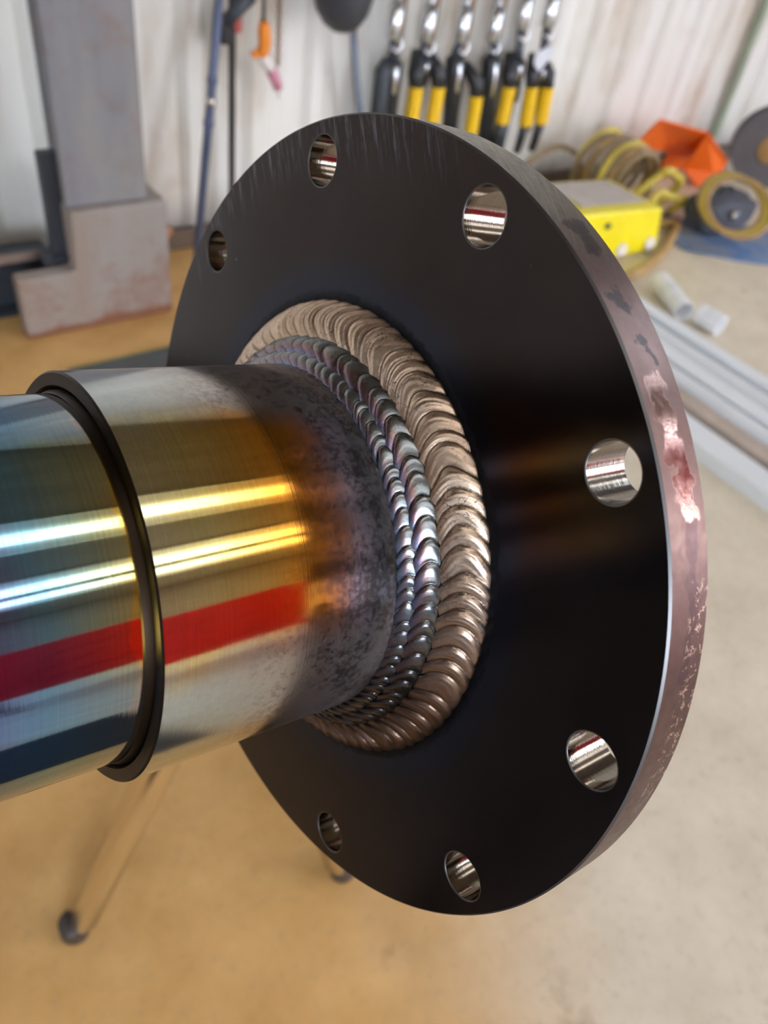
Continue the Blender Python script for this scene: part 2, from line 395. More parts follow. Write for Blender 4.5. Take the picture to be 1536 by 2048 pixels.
def mat_rim():
    t = NT('brown_oxide_edge'); sx, th, rr = polar(t)
    n = t.noise(70, 6, .65); n2 = t.noise(300, 4, .7)
    cv = t.n('ShaderNodeCombineXYZ'); t.put(cv.inputs[0], t.math('MULTIPLY', th, U)); t.put(cv.inputs[1], sx.outputs[2]); cv.inputs[2].default_value = 0
    wob = t.n('ShaderNodeVectorMath', operation='SCALE'); nc = t.n('ShaderNodeTexNoise'); nc.inputs['Scale'].default_value = 170; nc.inputs['Detail'].default_value = 4
    t.l(cv.outputs[0], nc.inputs['Vector']); sub = t.n('ShaderNodeVectorMath', operation='SUBTRACT'); t.l(nc.outputs['Color'], sub.inputs[0]); sub.inputs[1].default_value = (.5, .5, .5)
    t.l(sub.outputs[0], wob.inputs[0]); wob.inputs['Scale'].default_value = .011
    pv = t.n('ShaderNodeVectorMath', operation='ADD'); t.l(cv.outputs[0], pv.inputs[0]); t.l(wob.outputs[0], pv.inputs[1])
    def spot(thc, zc, ra, rz):
        s_ = t.n('ShaderNodeVectorMath', operation='SUBTRACT'); t.l(pv.outputs[0], s_.inputs[0]); s_.inputs[1].default_value = (thc * U, zc * U, 0)
        d_ = t.n('ShaderNodeVectorMath', operation='MULTIPLY'); t.l(s_.outputs[0], d_.inputs[0]); d_.inputs[1].default_value = (1 / (ra * U), 1 / (rz * U), 1)
        l_ = t.n('ShaderNodeVectorMath', operation='LENGTH'); t.l(d_.outputs[0], l_.inputs[0])
        return t.rng(l_.outputs['Value'], 1.1, .85)
    def union(lst):
        a = lst[0]
        for b in lst[1:]: a = t.math('MAXIMUM', a, b)
        return a
    base = t.mix(t.rng(n, .3, .7), (.105, .060, .053), (.155, .094, .080))
    # freshly ground stretch on the upper edge
    gv = t.n('ShaderNodeCombineXYZ'); t.put(gv.inputs[0], t.math('ADD', t.math('MULTIPLY', th, 60), t.math('MULTIPLY', sx.outputs[2], 900))); t.put(gv.inputs[1], t.math('MULTIPLY', sx.outputs[2], 120)); gv.inputs[2].default_value = 0
    gr = t.noise(1, 4, .7, gv.outputs[0])
    up = t.rng(t.math('ADD', th, t.math('MULTIPLY', n, .3)), -.55, -.30, 1, 0, True)
    base = t.mix(up, base, t.mix(t.rng(gr, .3, .7), (.11, .10, .085), (.27, .25, .215)))
    dark = union([spot(-.595, .062, .030, .030), spot(-.55, .068, .022, .026), spot(-.425, .050, .028, .022), spot(-.345, .055, .018, .016), spot(-.31, .062, .02, .012)])
    base = t.mix(t.math('MULTIPLY', dark, .75), base, (.022, .021, .024))
    gloss = union([spot(-.245, .055, .035, .030), spot(-.205, .058, .03, .03), spot(-.145, .065, .035, .034), spot(-.09, .068, .035, .034), spot(-.045, .068, .030, .030)])
    stain = union([spot(.02, .068, .05, .024), spot(.10, .07, .05, .022), spot(.19, .07, .05, .018), spot(.25, .068, .04, .015)])
    base = t.mix(t.math('MULTIPLY', stain, .5), base, (.065, .035, .042))
    base = t.mix(t.math('MULTIPLY', gloss, .6), base, (.26, .15, .12))
    wv = t.n('ShaderNodeCombineXYZ'); t.put(wv.inputs[0], t.math('MULTIPLY', th, 52)); t.put(wv.inputs[1], t.math('MULTIPLY', sx.outputs[2], 420)); wv.inputs[2].default_value = 0
    wn = t.noise(1, 3, .6, wv.outputs[0], 1.2)
    line = t.math('MULTIPLY', t.rng(t.math('ABSOLUTE', t.math('SUBTRACT', wn, .60)), .035, .015), t.rng(t.noise(1, 2, .5, t.mapv((1, 1, 1), (0, 0, 0), wv.outputs[0])), .5, .52))
    band = t.math('MULTIPLY', t.rng(sx.outputs[2], .055 * U, .07 * U), t.rng(th, .08, .14)); band = t.math('MULTIPLY', band, t.rng(th, .62, .55))
    base = t.mix(t.math('MULTIPLY', t.math('MULTIPLY', line, band), .9), base, (.85, .66, .52))
    r = t.math('SUBTRACT', t.rng(n2, .3, .7, .34, .46), t.math('MULTIPLY', gloss, .23))
    t.bump(t.math('ADD', n2, t.math('MULTIPLY', gr, up)), .12, .0004)
    t.set(base, r, 1.)
    return t.m
M_rim = mat_rim()
def mat_bore():
    t = NT('machined_bore'); oc = t.oc()
    n = t.noise(1, 4, .6, t.mapv((60, 60, 1600))); c = t.mix(n, (.16, .14, .115), (.31, .27, .22))
    t.bump(n, .10, .0004); return t.set(c, .11, 1.)
M_bore = mat_bore()
def mat_weld(name, c1, c2, c3, rough, dark, iri=0.):
    t = NT(name); sx, th, rr = polar(t)
    n = t.noise(130, 5, .6); n2 = t.noise(45, 4, .6); wv = t.n('ShaderNodeCombineXYZ')
    t.put(wv.inputs[0], t.math('MULTIPLY', th, 80)); t.put(wv.inputs[1], t.math('MULTIPLY', rr, 700)); t.put(wv.inputs[2], t.math('MULTIPLY', sx.outputs[2], 700))
    w = t.noise(1., 4, .6, wv.outputs[0], .8)
    c = t.mix(t.rng(n2, .35, .65), c1, c2)
    c = t.mix(t.rng(w, .52, .72), c, c3)
    if iri:
        ac = t.n('ShaderNodeAttribute', attribute_name='across').outputs['Fac']
        k = t.math('ADD', ac, t.math('ADD', t.math('MULTIPLY', t.math('SUBTRACT', w, .5), .9), t.math('MULTIPLY', t.math('SUBTRACT', t.noise(28, 3, .6), .5), .9)))
        c = t.mix(iri, c, t.ramp(k, [(0, (.22, .24, .235)), (.3, (.27, .31, .34)), (.48, (.24, .24, .22)), (.64, (.27, .13, .12)), (.80, (.20, .15, .26)), (1, (.18, .30, .50))]))
    cr = t.math('MULTIPLY', t.rng(t.math('ABSOLUTE', t.math('SUBTRACT', t.noise(150, 3, .6, None, 1.5), .52)), .012, .004), t.rng(n2, .5, .6))
    c = t.mix(t.math('MULTIPLY', cr, dark), c, (.05, .035, .03))
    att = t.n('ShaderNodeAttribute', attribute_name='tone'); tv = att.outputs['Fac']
    low = t.math('MULTIPLY', t.rng(t.math('ADD', th, t.math('MULTIPLY', t.math('SUBTRACT', n2, .5), .6)), -.15, .9, 0, .9, True), t.rng(th, 2.9, 2.3))  # shade on the underside of the beads painted into the weld colour
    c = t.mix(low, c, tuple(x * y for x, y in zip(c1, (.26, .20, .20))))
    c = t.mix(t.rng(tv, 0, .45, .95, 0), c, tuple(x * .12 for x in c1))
    t.bump(n, .04 if iri else .09, .0005)
    t.set(c, t.rng(n, .3, .7, rough * .8, rough * 1.2), 1.)
    return t.m
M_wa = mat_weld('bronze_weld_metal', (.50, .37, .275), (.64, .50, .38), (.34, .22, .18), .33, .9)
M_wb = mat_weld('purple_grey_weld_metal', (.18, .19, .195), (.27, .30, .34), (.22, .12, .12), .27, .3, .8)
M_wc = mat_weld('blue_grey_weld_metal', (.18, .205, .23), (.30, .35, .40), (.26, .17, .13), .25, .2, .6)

# flange plate with ten drilled holes (two faces; edge and bores are parts)
def ring_pts(c, r, n, off=0.): return [(c[0] + r * math.cos(off + 2 * PI * i / n), c[1] + r * math.sin(off + 2 * PI * i / n)) for i in range(n)]
HC = [(RB * math.cos(PH + k * PI / 5), RB * math.sin(PH + k * PI / 5)) for k in range(10)]
CH = .0042 * U
bm = bmesh.new()
for zf in (0., TK):
    es = []
    loops = [ring_pts((0, 0), U - CH, 360)] + [ring_pts(h, HR + CH * .8, 56) for h in HC] + [ring_pts((0, 0), .36 * U, 120)]
    for lp in loops:
        vs = [bm.verts.new((x, y, zf)) for x, y in lp]
        es += [bm.edges.new((vs[i], vs[(i + 1) % len(vs)])) for i in range(len(vs))]
    bmesh.ops.triangle_fill(bm, use_beauty=True, use_dissolve=False, edges=es)
for f in bm.faces:
    zc = f.calc_center_median().z
    if (f.normal.z > 0) == (zc < TK / 2): f.normal_flip()
me = bpy.data.meshes.new('flange'); bm.to_mesh(me); bm.free(); me.materials.append(M_face)
flange = bpy.data.objects.new('flange', me); COL.objects.link(flange); flange.parent = pipe
flange['label'] = 'dark oxide flange plate'
mb = MB()
mb.lathe([(U, CH), (U, TK - CH)], 360, 0); mb.lathe([(U - CH, 0), (U, CH)], 360, 1, smooth=True); mb.lathe([(U, TK - CH), (U - CH, TK)], 360, 1)
o = mb.build('flange_edge', [M_rim, M_chamfer], flange); o['label'] = 'brown stained outer edge'
hole = None
for k, (hx, hy) in enumerate(HC):
    if hole is None:
        mb = MB(); mb.lathe([(HR + CH * .8, 0), (HR + CH * .3, CH * .08), (HR, CH * .5)], 64, 1); mb.lathe([(HR, CH * .5), (HR, TK * .5), (HR, TK - CH * .8)], 64, 0); mb.lathe([(HR, TK - CH * .8), (HR + CH * .8, TK)], 64, 1)
        hole = mb.build('bolt_hole', [M_bore, M_chamfer], flange); hole['label'] = 'bright machined bolt hole'; o = hole
        # bores face inwards
        bm = bmesh.new(); bm.from_mesh(o.data)
        for f in bm.faces:
            c = f.calc_center_median()
            if f.normal.x * c.x + f.normal.y * c.y > 0: f.normal_flip()
        bm.to_mesh(o.data); bm.free()
    else:
        o = hole.copy(); COL.objects.link(o)
    o.location = (hx, hy, 0)
# sleeve (larger pipe) and inner pipe
RI = .402 * U
mb = MB()
mb.lathe([(RP, TK * .3), (RP, ZS + .004 * U), ], 256, 0)
mb.lathe([(RP, ZS + .004 * U), (RP - .004 * U, ZS), (RI + .006 * U, ZS), (RI, ZS + .008 * U)], 256, 1, smooth=False)
mb.lathe([(RI, ZS + .008 * U), (RI, ZS + .10 * U)], 256, 1)
mb.lathe([(RI, ZS + .10 * U), (RI, TK * .3)], 128, 1)
sl = mb.build('pipe_sleeve', [M_big, M_ring]); sl.parent = pipe
mb = MB(); mb.lathe([(RS, ZS + .30 * U), (RS, ZS - .01 * U), (RS, -4.3 * U), (RS - .003, -4.3 * U), (RS - .003, ZS + .30 * U), (RS, ZS + .30 * U)], 256, 0)
o = mb.build('inner_pipe', M_small, pipe, sharp=40)
mb = MB(); mb.lathe([(RS, ZS - .012 * U), (RI - .0002, ZS + .004 * U), (RI - .0002, ZS + .03 * U)], 200, 0); mb.build('seal_ring', M_ring, pipe)

def weld(name, mat, p0, p1, bulge, N, amp, skew, lobe, ns=30, per=18, seed=1, micro=.0):
    """one bead of overlapping ripples laid round the joint; p0 on the flange side, p1 on the pipe side"""
    rnd = random.Random(seed)
    jit = [rnd.uniform(-.13, .13) for _ in range(N)]; am = [rnd.uniform(.7, 1.25) for _ in range(N)]; lb = [rnd.uniform(.6, 1.3) for _ in range(N)]; sk = [rnd.uniform(.75, 1.2) for _ in range(N)]
    d = Vector((p1[0] - p0[0], p1[1] - p0[1])); nn = Vector((-d.y, d.x)).normalized()
    if nn.x < 0: nn = -nn       # away from the corner: out and towards the viewer
    nt_ = N * per; vs = []; tones = []; across = []
    for i in range(nt_):
        th = 2 * PI * i / nt_; u0 = i / per
        k0 = int(u0) % N
        for j in range(ns + 1):
            s = j / ns
            a = (2 * s - 1)
            u = u0 + skew * (1 - a * a) * (sk[k0] * (1 - (u0 % 1)) + sk[(k0 + 1) % N] * (u0 % 1)) + .35 * (1 - s)
            k = int(math.floor(u)) % N
            fr = u - math.floor(u)
            # ripple boundaries wander a little
            b0 = jit[k]; b1 = 1 + jit[(k + 1) % N]
            if fr < b0: k = (k - 1) % N; fr += 1; b0 = jit[k]; b1 = 1 + jit[(k + 1) % N]
            elif fr > b1: k = (k + 1) % N; fr -= 1; b0 = jit[k]; b1 = 1 + jit[(k + 1) % N]
            g = min(1, max(0, (fr - b0) / (b1 - b0)))
            h = math.sin(PI * g ** .62) ** .75 if 0 < g < 1 else 0
            h = max(0, h) + micro * math.sin(7 * PI * g + 3 * s) * (1 - .5 * g)
            env = max(0., math.sin(PI * s)) ** .45
            edge = lobe * lb[k] * (h - .5) * (s ** 6 - .25 * (1 - s) ** 8)
            q = Vector(p0) + d * (s + edge)
            off = bulge * (4 * s * (1 - s)) ** .7 + amp * am[k] * h * env
            q = q + nn * off
            vs.append((q.x * U * math.cos(th), q.x * U * math.sin(th), q.y * U)); tones.append(h); across.append(s)
    fs = []
    for i in range(nt_):
        for j in range(ns):
            a = i * (ns + 1) + j; b = ((i + 1) % nt_) * (ns + 1) + j
            fs.append((a, b, b + 1, a + 1))
    me = bpy.data.meshes.new(name); me.from_pydata(vs, [], fs); me.materials.append(mat)
    me.polygons.foreach_set('use_smooth', [True] * len(fs))
    at = me.attributes.new('tone', 'FLOAT', 'POINT'); at.data.foreach_set('value', tones)
    at = me.attributes.new('across', 'FLOAT', 'POINT'); at.data.foreach_set('value', across)
    bm = bmesh.new(); bm.from_mesh(me); bmesh.ops.recalc_face_normals(bm, faces=bm.faces[:]); bm.to_mesh(me); bm.free()
    o = bpy.data.objects.new(name, me); COL.objects.link(o); o.parent = pipe
    return o
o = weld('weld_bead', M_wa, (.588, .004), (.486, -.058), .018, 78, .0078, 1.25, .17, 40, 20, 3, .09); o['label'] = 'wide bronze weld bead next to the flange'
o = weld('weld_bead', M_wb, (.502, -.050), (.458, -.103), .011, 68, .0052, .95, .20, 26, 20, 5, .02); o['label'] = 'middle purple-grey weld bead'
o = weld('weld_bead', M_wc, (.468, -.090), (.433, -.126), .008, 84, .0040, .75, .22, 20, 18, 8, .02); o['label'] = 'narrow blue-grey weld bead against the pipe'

# pedestal that carries the far end of the pipe, left of the frame
M_blackiron = simple('black_iron', (.035, .035, .04), .5, .3, .3, 15)
ax = ML @ Vector((0, 0, 1))
pp = CL - ax * (3.5 * U)
ped = empty('pipe_pedestal', (pp.x, pp.y, 0), (0, 0, math.atan2(ax.y, ax.x))); tag(ped, 'black iron pedestal with a vee saddle carrying the pipe', 'pedestal')
zb = pp.z - RS / math.cos(math.asin(abs(ax.z)))
mb = MB(); mb.lathe([(.001, 0), (.2, 0), (.2, .02), (.05, .035), (.001, .035)], 40); mb.build('base', M_blackiron, ped)
mb = MB(); mb.tube([(0, 0, .03), (0, 0, zb - .035)], .03, 20); mb.build('post', M_blackiron, ped)
tilt = Matrix.Translation((0, 0, zb)) @ Matrix.Rotation(math.asin(-ax.z), 4, 'Y')
mb = MB(); mb.prism([(-.06, .03), (-.04, -.04), (.04, -.04), (.06, .03), (.052, .033), (.0, -.0012), (-.052, .033)], -.02, .02, 0, tilt @ Matrix.Rotation(PI / 2, 4, 'Z')); mb.build('vee_saddle', M_blackiron, ped)

# ================================================================== stand behind the pipe (its foot shows bottom left)
def mat_steelbar(name, c, rough):
    t = NT(name); n = t.noise(1, 4, .6, t.mapv((40, 40, 6))); t.set(t.mix(n, tuple(x * .85 for x in c), c), t.rng(n, .3, .7, rough * .8, rough * 1.2), 1.); return t.m
M_chrome = mat_steelbar('bright_steel_tube', (.72, .68, .62), .14)
M_rubber = simple('black_rubber', (.02, .02, .022), .6, 0, .3, 40)
M_leg = mat_steelbar('satin_steel_tube', (.90, .84, .74), .18)
M_foot = simple('worn_brown_rubber', (.07, .055, .045), .5, 0, .3, 40)
f1 = on_z(152, 1862, .0); f2 = on_z(684, 1742, 0); apx = on_z(492, 1180, .60)
f3 = Vector((apx.x * 3 - f1.x - f2.x, apx.y * 3 - f1.y - f2.y, 0)) + Vector((.1, -.02, 0))
st = empty('tripod_stand', (apx.x, apx.y, 0)); tag(st, 'bright steel tripod stand with black rubber feet, on the floor behind the pipe', 'stand')
base = Vector((apx.x, apx.y, 0))
for ff in (f1, f2, f3):
    a = ff - base; b = Vector((0, 0, apx.z)); dr = (b - a).normalized()
    mb = MB(); mb.tube([a + dr * .03, a + dr * .035, b - dr * .02], [.019, .021, .022], 24); lg = mb.build('leg', M_leg, st, sharp=50)
    mb = MB(); mb.lathe([(.001, 0), (.018, 0), (.020, .006), (.019, .03), (.0185, .034), (.001, .034)], 20, M=Matrix.Translation(a)); ft = mb.build('rubber_foot', M_foot, lg)
mb = MB(); mb.lathe([(.001, -.04), (.035, -.04), (.045, -.02), (.045, .01), (.02, .02), (.02, .05), (.001, .05)], 32, M=Matrix.Translation((0, 0, apx.z))); mb.build('hub', M_blackiron, st)

# ================================================================== steel column on its stepped base
def mat_rusty(name, c, c2, rust=.5):
    t = NT(name); n = t.noise(5, 6, .65); f = t.noise(40, 4, .6); v = t.noise(1, 5, .6, t.mapv((6, 6, 1.5)))
    col = t.mix(t.rng(v, .35, .65), c, c2)
    sx = t.n('ShaderNodeSeparateXYZ'); t.l(t.n('ShaderNodeTexCoord').outputs['Object'], sx.inputs[0])
    k = t.math('MULTIPLY', t.rng(t.math('ADD', n, t.math('MULTIPLY', f, .25)), .62, .80), rust)
    low = t.rng(t.math('SUBTRACT', sx.outputs[2], t.math('MULTIPLY', t.math('SUBTRACT', n, .5), .12)), .03, .015)
    k = t.math('MAXIMUM', k, t.math('MULTIPLY', low, .85))
    col = t.mix(k, col, (.22, .075, .03)); t.bump(f, .2, .002)
    return t.set(col, .6, 0.)
M_col = mat_rusty('grey_painted_column', (.19, .20, .23), (.28, .275, .27), .30)
M_base = mat_rusty('rusty_grey_base', (.30, .235, .195), (.33, .305, .285), .55)
M_slate = simple('dark_slate_steel', (.05, .06, .075), .5, .2, .3, 9)
YB = 1.91
clm = empty('steel_column', (.61, 2.06, 0)); tag(clm, 'grey steel column on a stepped rusty base against the white wall', 'column')
def L(x, y, z): return (x - .61, y - 2.06, z)
mb = MB()
mb.prism([(.41, 0), (.805, 0), (.805, .318), (.56, .318), (.552, .165), (.41, .165)], YB, YB + .05, 0, Matrix.Translation((-.61, -2.06, 0)))
mb.box(L(.68, 2.04, .159), (.245, .18, .318))
o = mb.build('stepped_base', M_base, clm)
bv = o.modifiers.new('bevel', 'BEVEL'); bv.width = .008; bv.segments = 2
mb = MB()   # wide-flange section: front flange, web, back flange
mb.box(L(.66, 1.945, .318 + (CEIL - .318) / 2), (.205, .03, CEIL - .318), bev=.006)
mb.box(L(.66, 1.97, .318 + (CEIL - .318) / 2), (.03, .06, CEIL - .318))
mb.box(L(.66, 2.0, .318 + (CEIL - .318) / 2), (.205, .02, CEIL - .318), bev=.004)
mb.build('column_shaft', M_col, clm)
mb = MB(); mb.box(L(.545, 1.99, .30), (.045, .03, .27), bev=.004); mb.box(L(.53, 1.99, .175), (.07, .05, .02)); mb.build('gusset_plate', M_slate, clm)
mb = MB(); mb.tube([L(.822, 1.955, .215), L(.80, 1.955, .215)], .022, 6); mb.tube([L(.83, 1.955, .215), L(.80, 1.955, .215)], .012, 12); mb.build('anchor_bolt', simple('rusty_bolt', (.42, .19, .08), .55, .2, .4, 60), clm)
# dark channel bar lying behind the toe of the base
br = empty('channel_bar', (.0, 2.10, 0)); tag(br, 'dark steel channel bar along the wall behind the column base', 'bar')
mb = MB(); mb.box((.10, 0, .0825), (.86, .03, .165), bev=.004); mb.box((.10, -.03, .159), (.86, .06, .012)); mb.box((.10, -.03, .006), (.86, .06, .012)); mb.build('channel', M_slate, br)
mb = MB(); mb.tube([(-.32, -.085, .172), (.515, -.085, .172)], .012, 12); mb.build('conduit', simple('brown_conduit', (.33, .25, .21), .45, .2, .2, 20), br)

# dark plate on the floor in front of the column
mb = MB(); mb.box((0, 0, .003), (.85, .50, .006), bev=.002)
mb.add([(-.425, .2505, .001), (.425, .2505, .001), (.425, .2505, .0075), (-.425, .2505, .0075), (-.425, .246, .0075), (.425, .246, .0075)], [(0, 1, 2, 3), (3, 2, 5, 4)], 1)
o = mb.build('floor_mat', [simple('dark_grey_mat', (.10, .11, .11), .55, 0, .2, 14), simple('green_mat_border', (.22, .32, .16), .6, 0, .2, 14)], None, (.875, 1.49, 0)); tag(o, 'dark grey mat with a green edge on the floor before the column', 'mat')
mb = MB(); mb.box((0, 0, .006), (.69, .75, .012), bev=.004); o = mb.build('dark_reflection_sheet', M_rubber, None, (-.105, -.525, 0)); tag(o, 'black rubber standing mat on the floor below the camera', 'mat')  # unseen sheet added as the photographer's dark reflection in the pipe

# ================================================================== things on the wall
M_blue = simple('blue_grey_paint', (.11, .14, .24), .42, .2, .25, 12)
p0 = on_y(442, 0, 2.19); p1 = Vector((.965, 2.10, .0))
top = p1 + (Vector((p0.x, 2.19, p0.z)) - p1) * 1.9; top.y = min(top.y, 2.24)
q = empty('leaning_pole', (p1.x, p1.y, 0)); tag(q, 'blue-grey steel pole leaning on the white wall beside the column', 'pole')
mb = MB(); tp = Vector((p0.x - p1.x, .10, p0.z)) * 1.5; mb.tube([(0, 0, .004), tp], .012, 14); mb.build('shaft', M_blue, q)
for k in range(3):
    f = .38 + .05 * k
    mb = MB(); mb.tube([tp * f, tp * (f + .018)], .0145, 14); mb.build('collar', M_chrome if k == 1 else M_blue, q)
mb = MB(); mb.tube([tp * .985, tp * 1.0], .016, 14); mb.build('end_cap', M_rubber, q)

# black strap post with clamp head
pa = on_y(464, 0, 2.235); pb = on_y(461, 350, 2.235)
q = empty('black_post', (pa.x, 2.235, 0)); tag(q, 'thin black upright post on the wall with a dark clip head', 'post')
mb = MB(); mb.box((0, 0, .36), (.016, .016, .72), bev=.003); mb.build('upright', M_rubber, q)
mb = MB(); a = on_y(452, 50, 2.2); b = on_y(490, 0, 2.2); b = b + (b - a) * .25
mb.tube([Vector((a.x - pa.x, -.03, a.z)), Vector((b.x - pa.x, -.03, b.z))], [.014, .026], 12); mb.build('clip_handle', M_slate, q)
mb = MB(); c = on_y(455, 62, 2.2); mb.box((c.x - pa.x, -.015, c.z), (.04, .05, .07), bev=.01); mb.build('clip_jaw', M_rubber, q)

# rail high on the wall that everything hangs from
RZ = .80
q = empty('hanging_rail', (2.01, 2.235, RZ)); tag(q, 'steel hanging rail fixed across the white wall above the row of tools', 'rail')
mb = MB(); mb.box((0, 0, 0), (1.66, .02, .03), bev=.003); mb.build('rail', M_slate, q)

# torch with orange handle and pink cup
M_orange = simple('orange_plastic', (.95, .30, .02), .4, 0, .12, 20); M_white = simple('white_ceramic', (.85, .82, .80), .35, 0, .08, 20); M_pink = simple('pink_ceramic', (.72, .30, .42), .4, 0, .15, 20)
YT = 2.20
def tp_(x, y, yy=YT): return on_y(x, y, yy)
o0 = tp_(528, 46)
q = empty('welding_torch', (o0.x, YT, o0.z)); tag(q, 'orange welding torch with a pink cup hanging on the wall left of the hood', 'torch')
def lq(x, y): return tp_(x, y) - o0
mb = MB(); mb.tube([lq(529, -70), lq(528, 0), lq(527, 50)], .005, 10); mb.build('cable', M_rubber, q)
mb = MB(); mb.tube([lq(527, 42), lq(529, 60), lq(530, 88), lq(526, 103), lq(518, 108)], [.011, .0175, .0175, .0175, .015], 16); mb.build('handle', M_orange, q)
mb = MB(); mb.tube([lq(519, 106), lq(508, 110), lq(503, 104)], [.012, .009, .005], 12); mb.build('trigger', M_orange, q)
mb = MB(); mb.tube([lq(522, 108), lq(531, 125), lq(542, 137)], [.012, .016, .017], 14); mb.build('collet_body', M_white, q)
mb = MB(); mb.tube([lq(541, 136), lq(549, 155), lq(557, 178)], [.017, .016, .013], 14); mb.build('cup', M_pink, q)
mb = MB(); mb.tube([lq(556, 177), lq(557, 197)], [.0035, .0015], 8); mb.build('tungsten', M_chrome, q)
mb = MB(); mb.tube([lq(529, -70), lq(529, -78) + Vector((0, .03, 0))], .005, 8); mb.build('hook', M_chrome, q)
# brown chain
a = tp_(560, -60, 2.215); b = tp_(556, 130, 2.215)
q = empty('chain', (a.x, 2.215, a.z)); tag(q, 'rusty brown chain hanging beside the orange torch', 'chain')
n = 14; lm = None
M_chain = simple('rusty_chain', (.24, .14, .08), .5, .3, .3, 60)
for k in range(n):
    if lm is None:
        mb = MB(); pts = [Vector((.006 * math.cos(t), 0, .011 * math.sin(t))) for t in [2 * PI * i / 14 for i in range(14)]]
        mb.tube(pts, .0022, 6, closed=True); lm = mb.build('chain_link', M_chain, q); o = lm
    else: o = lm.copy(); COL.objects.link(o)
    o.location = (b - a) * ((k + .5) / n); o.rotation_euler = (0, 0, (k % 2) * PI / 2)
# small red tag
c = tp_(478, 52); q = empty('red_clip', (c.x, 2.21, c.z)); tag(q, 'small dull red clip hanging by the black post', 'clip')
mb = MB(); mb.box((0, 0, 0), (.022, .018, .036), bev=.005); mb.tube([(0, 0, .015), (0, 0, RZ - c.z)], .002, 6); mb.build('clip_body', simple('dull_red', (.42, .08, .07), .5, 0, .2, 30), q)

# dark grey rounded hood
M_hood = simple('dark_grey_shell', (.055, .062, .075), .45, 0, .25, 9)
hc = on_y(690, -48, 2.14)
q = empty('welding_hood', (hc.x, 2.14, hc.z)); tag(q, 'dark grey rounded welding hood hanging at the top of the wall', 'hood')
mb = MB(); prof = [(.001, -.135), (.03, -.132), (.06, -.115), (.085, -.085), (.10, -.04), (.105, 0), (.10, .05), (.085, .08), (.06, .095), (.001, .10)]
mb.lathe(prof, 32, M=Matrix.Diagonal((.86, .85, 1.0, 1))); mb.build('shell', M_hood, q)
mb = MB(); mb.box((.005, -.088, .015), (.10, .03, .07), bev=.008); mb.build('lens_frame', M_rubber, q)
mb = MB(); mb.tube(arc((0, .02, 0), .108, 0, PI, 14), .006, 8); mb.build('headband', M_rubber, q)
mb = MB(); mb.tube([(0, .06, .09), (0, .095, RZ - hc.z)], .003, 6); mb.build('hook', M_chrome, q)
# blue-grey strap beside it
a = on_y(706, 60, 2.21); b = on_y(722, 250, 2.21)
q = empty('hanging_strap', (a.x, 2.21, a.z)); tag(q, 'narrow blue-grey strap with a silver tip hanging right of the hood', 'strap')
M_strap = simple('blue_grey_webbing', (.22, .27, .36), .6, 0, .2, 40)
mb = MB(); d = b - a; mb.tube([(0, 0, .0), d * .5 + Vector((0, .004, 0)), d * 1.3], .011, 10); mb.build('webbing', M_strap, q)
mb = MB(); mb.tube([(0, 0, -.004), (-.003, 0, .035)], .012, 12); mb.tube([(-.003, 0, .03), (-.003, .015, RZ - a.z)], .003, 6); mb.build('buckle', M_chrome, q)

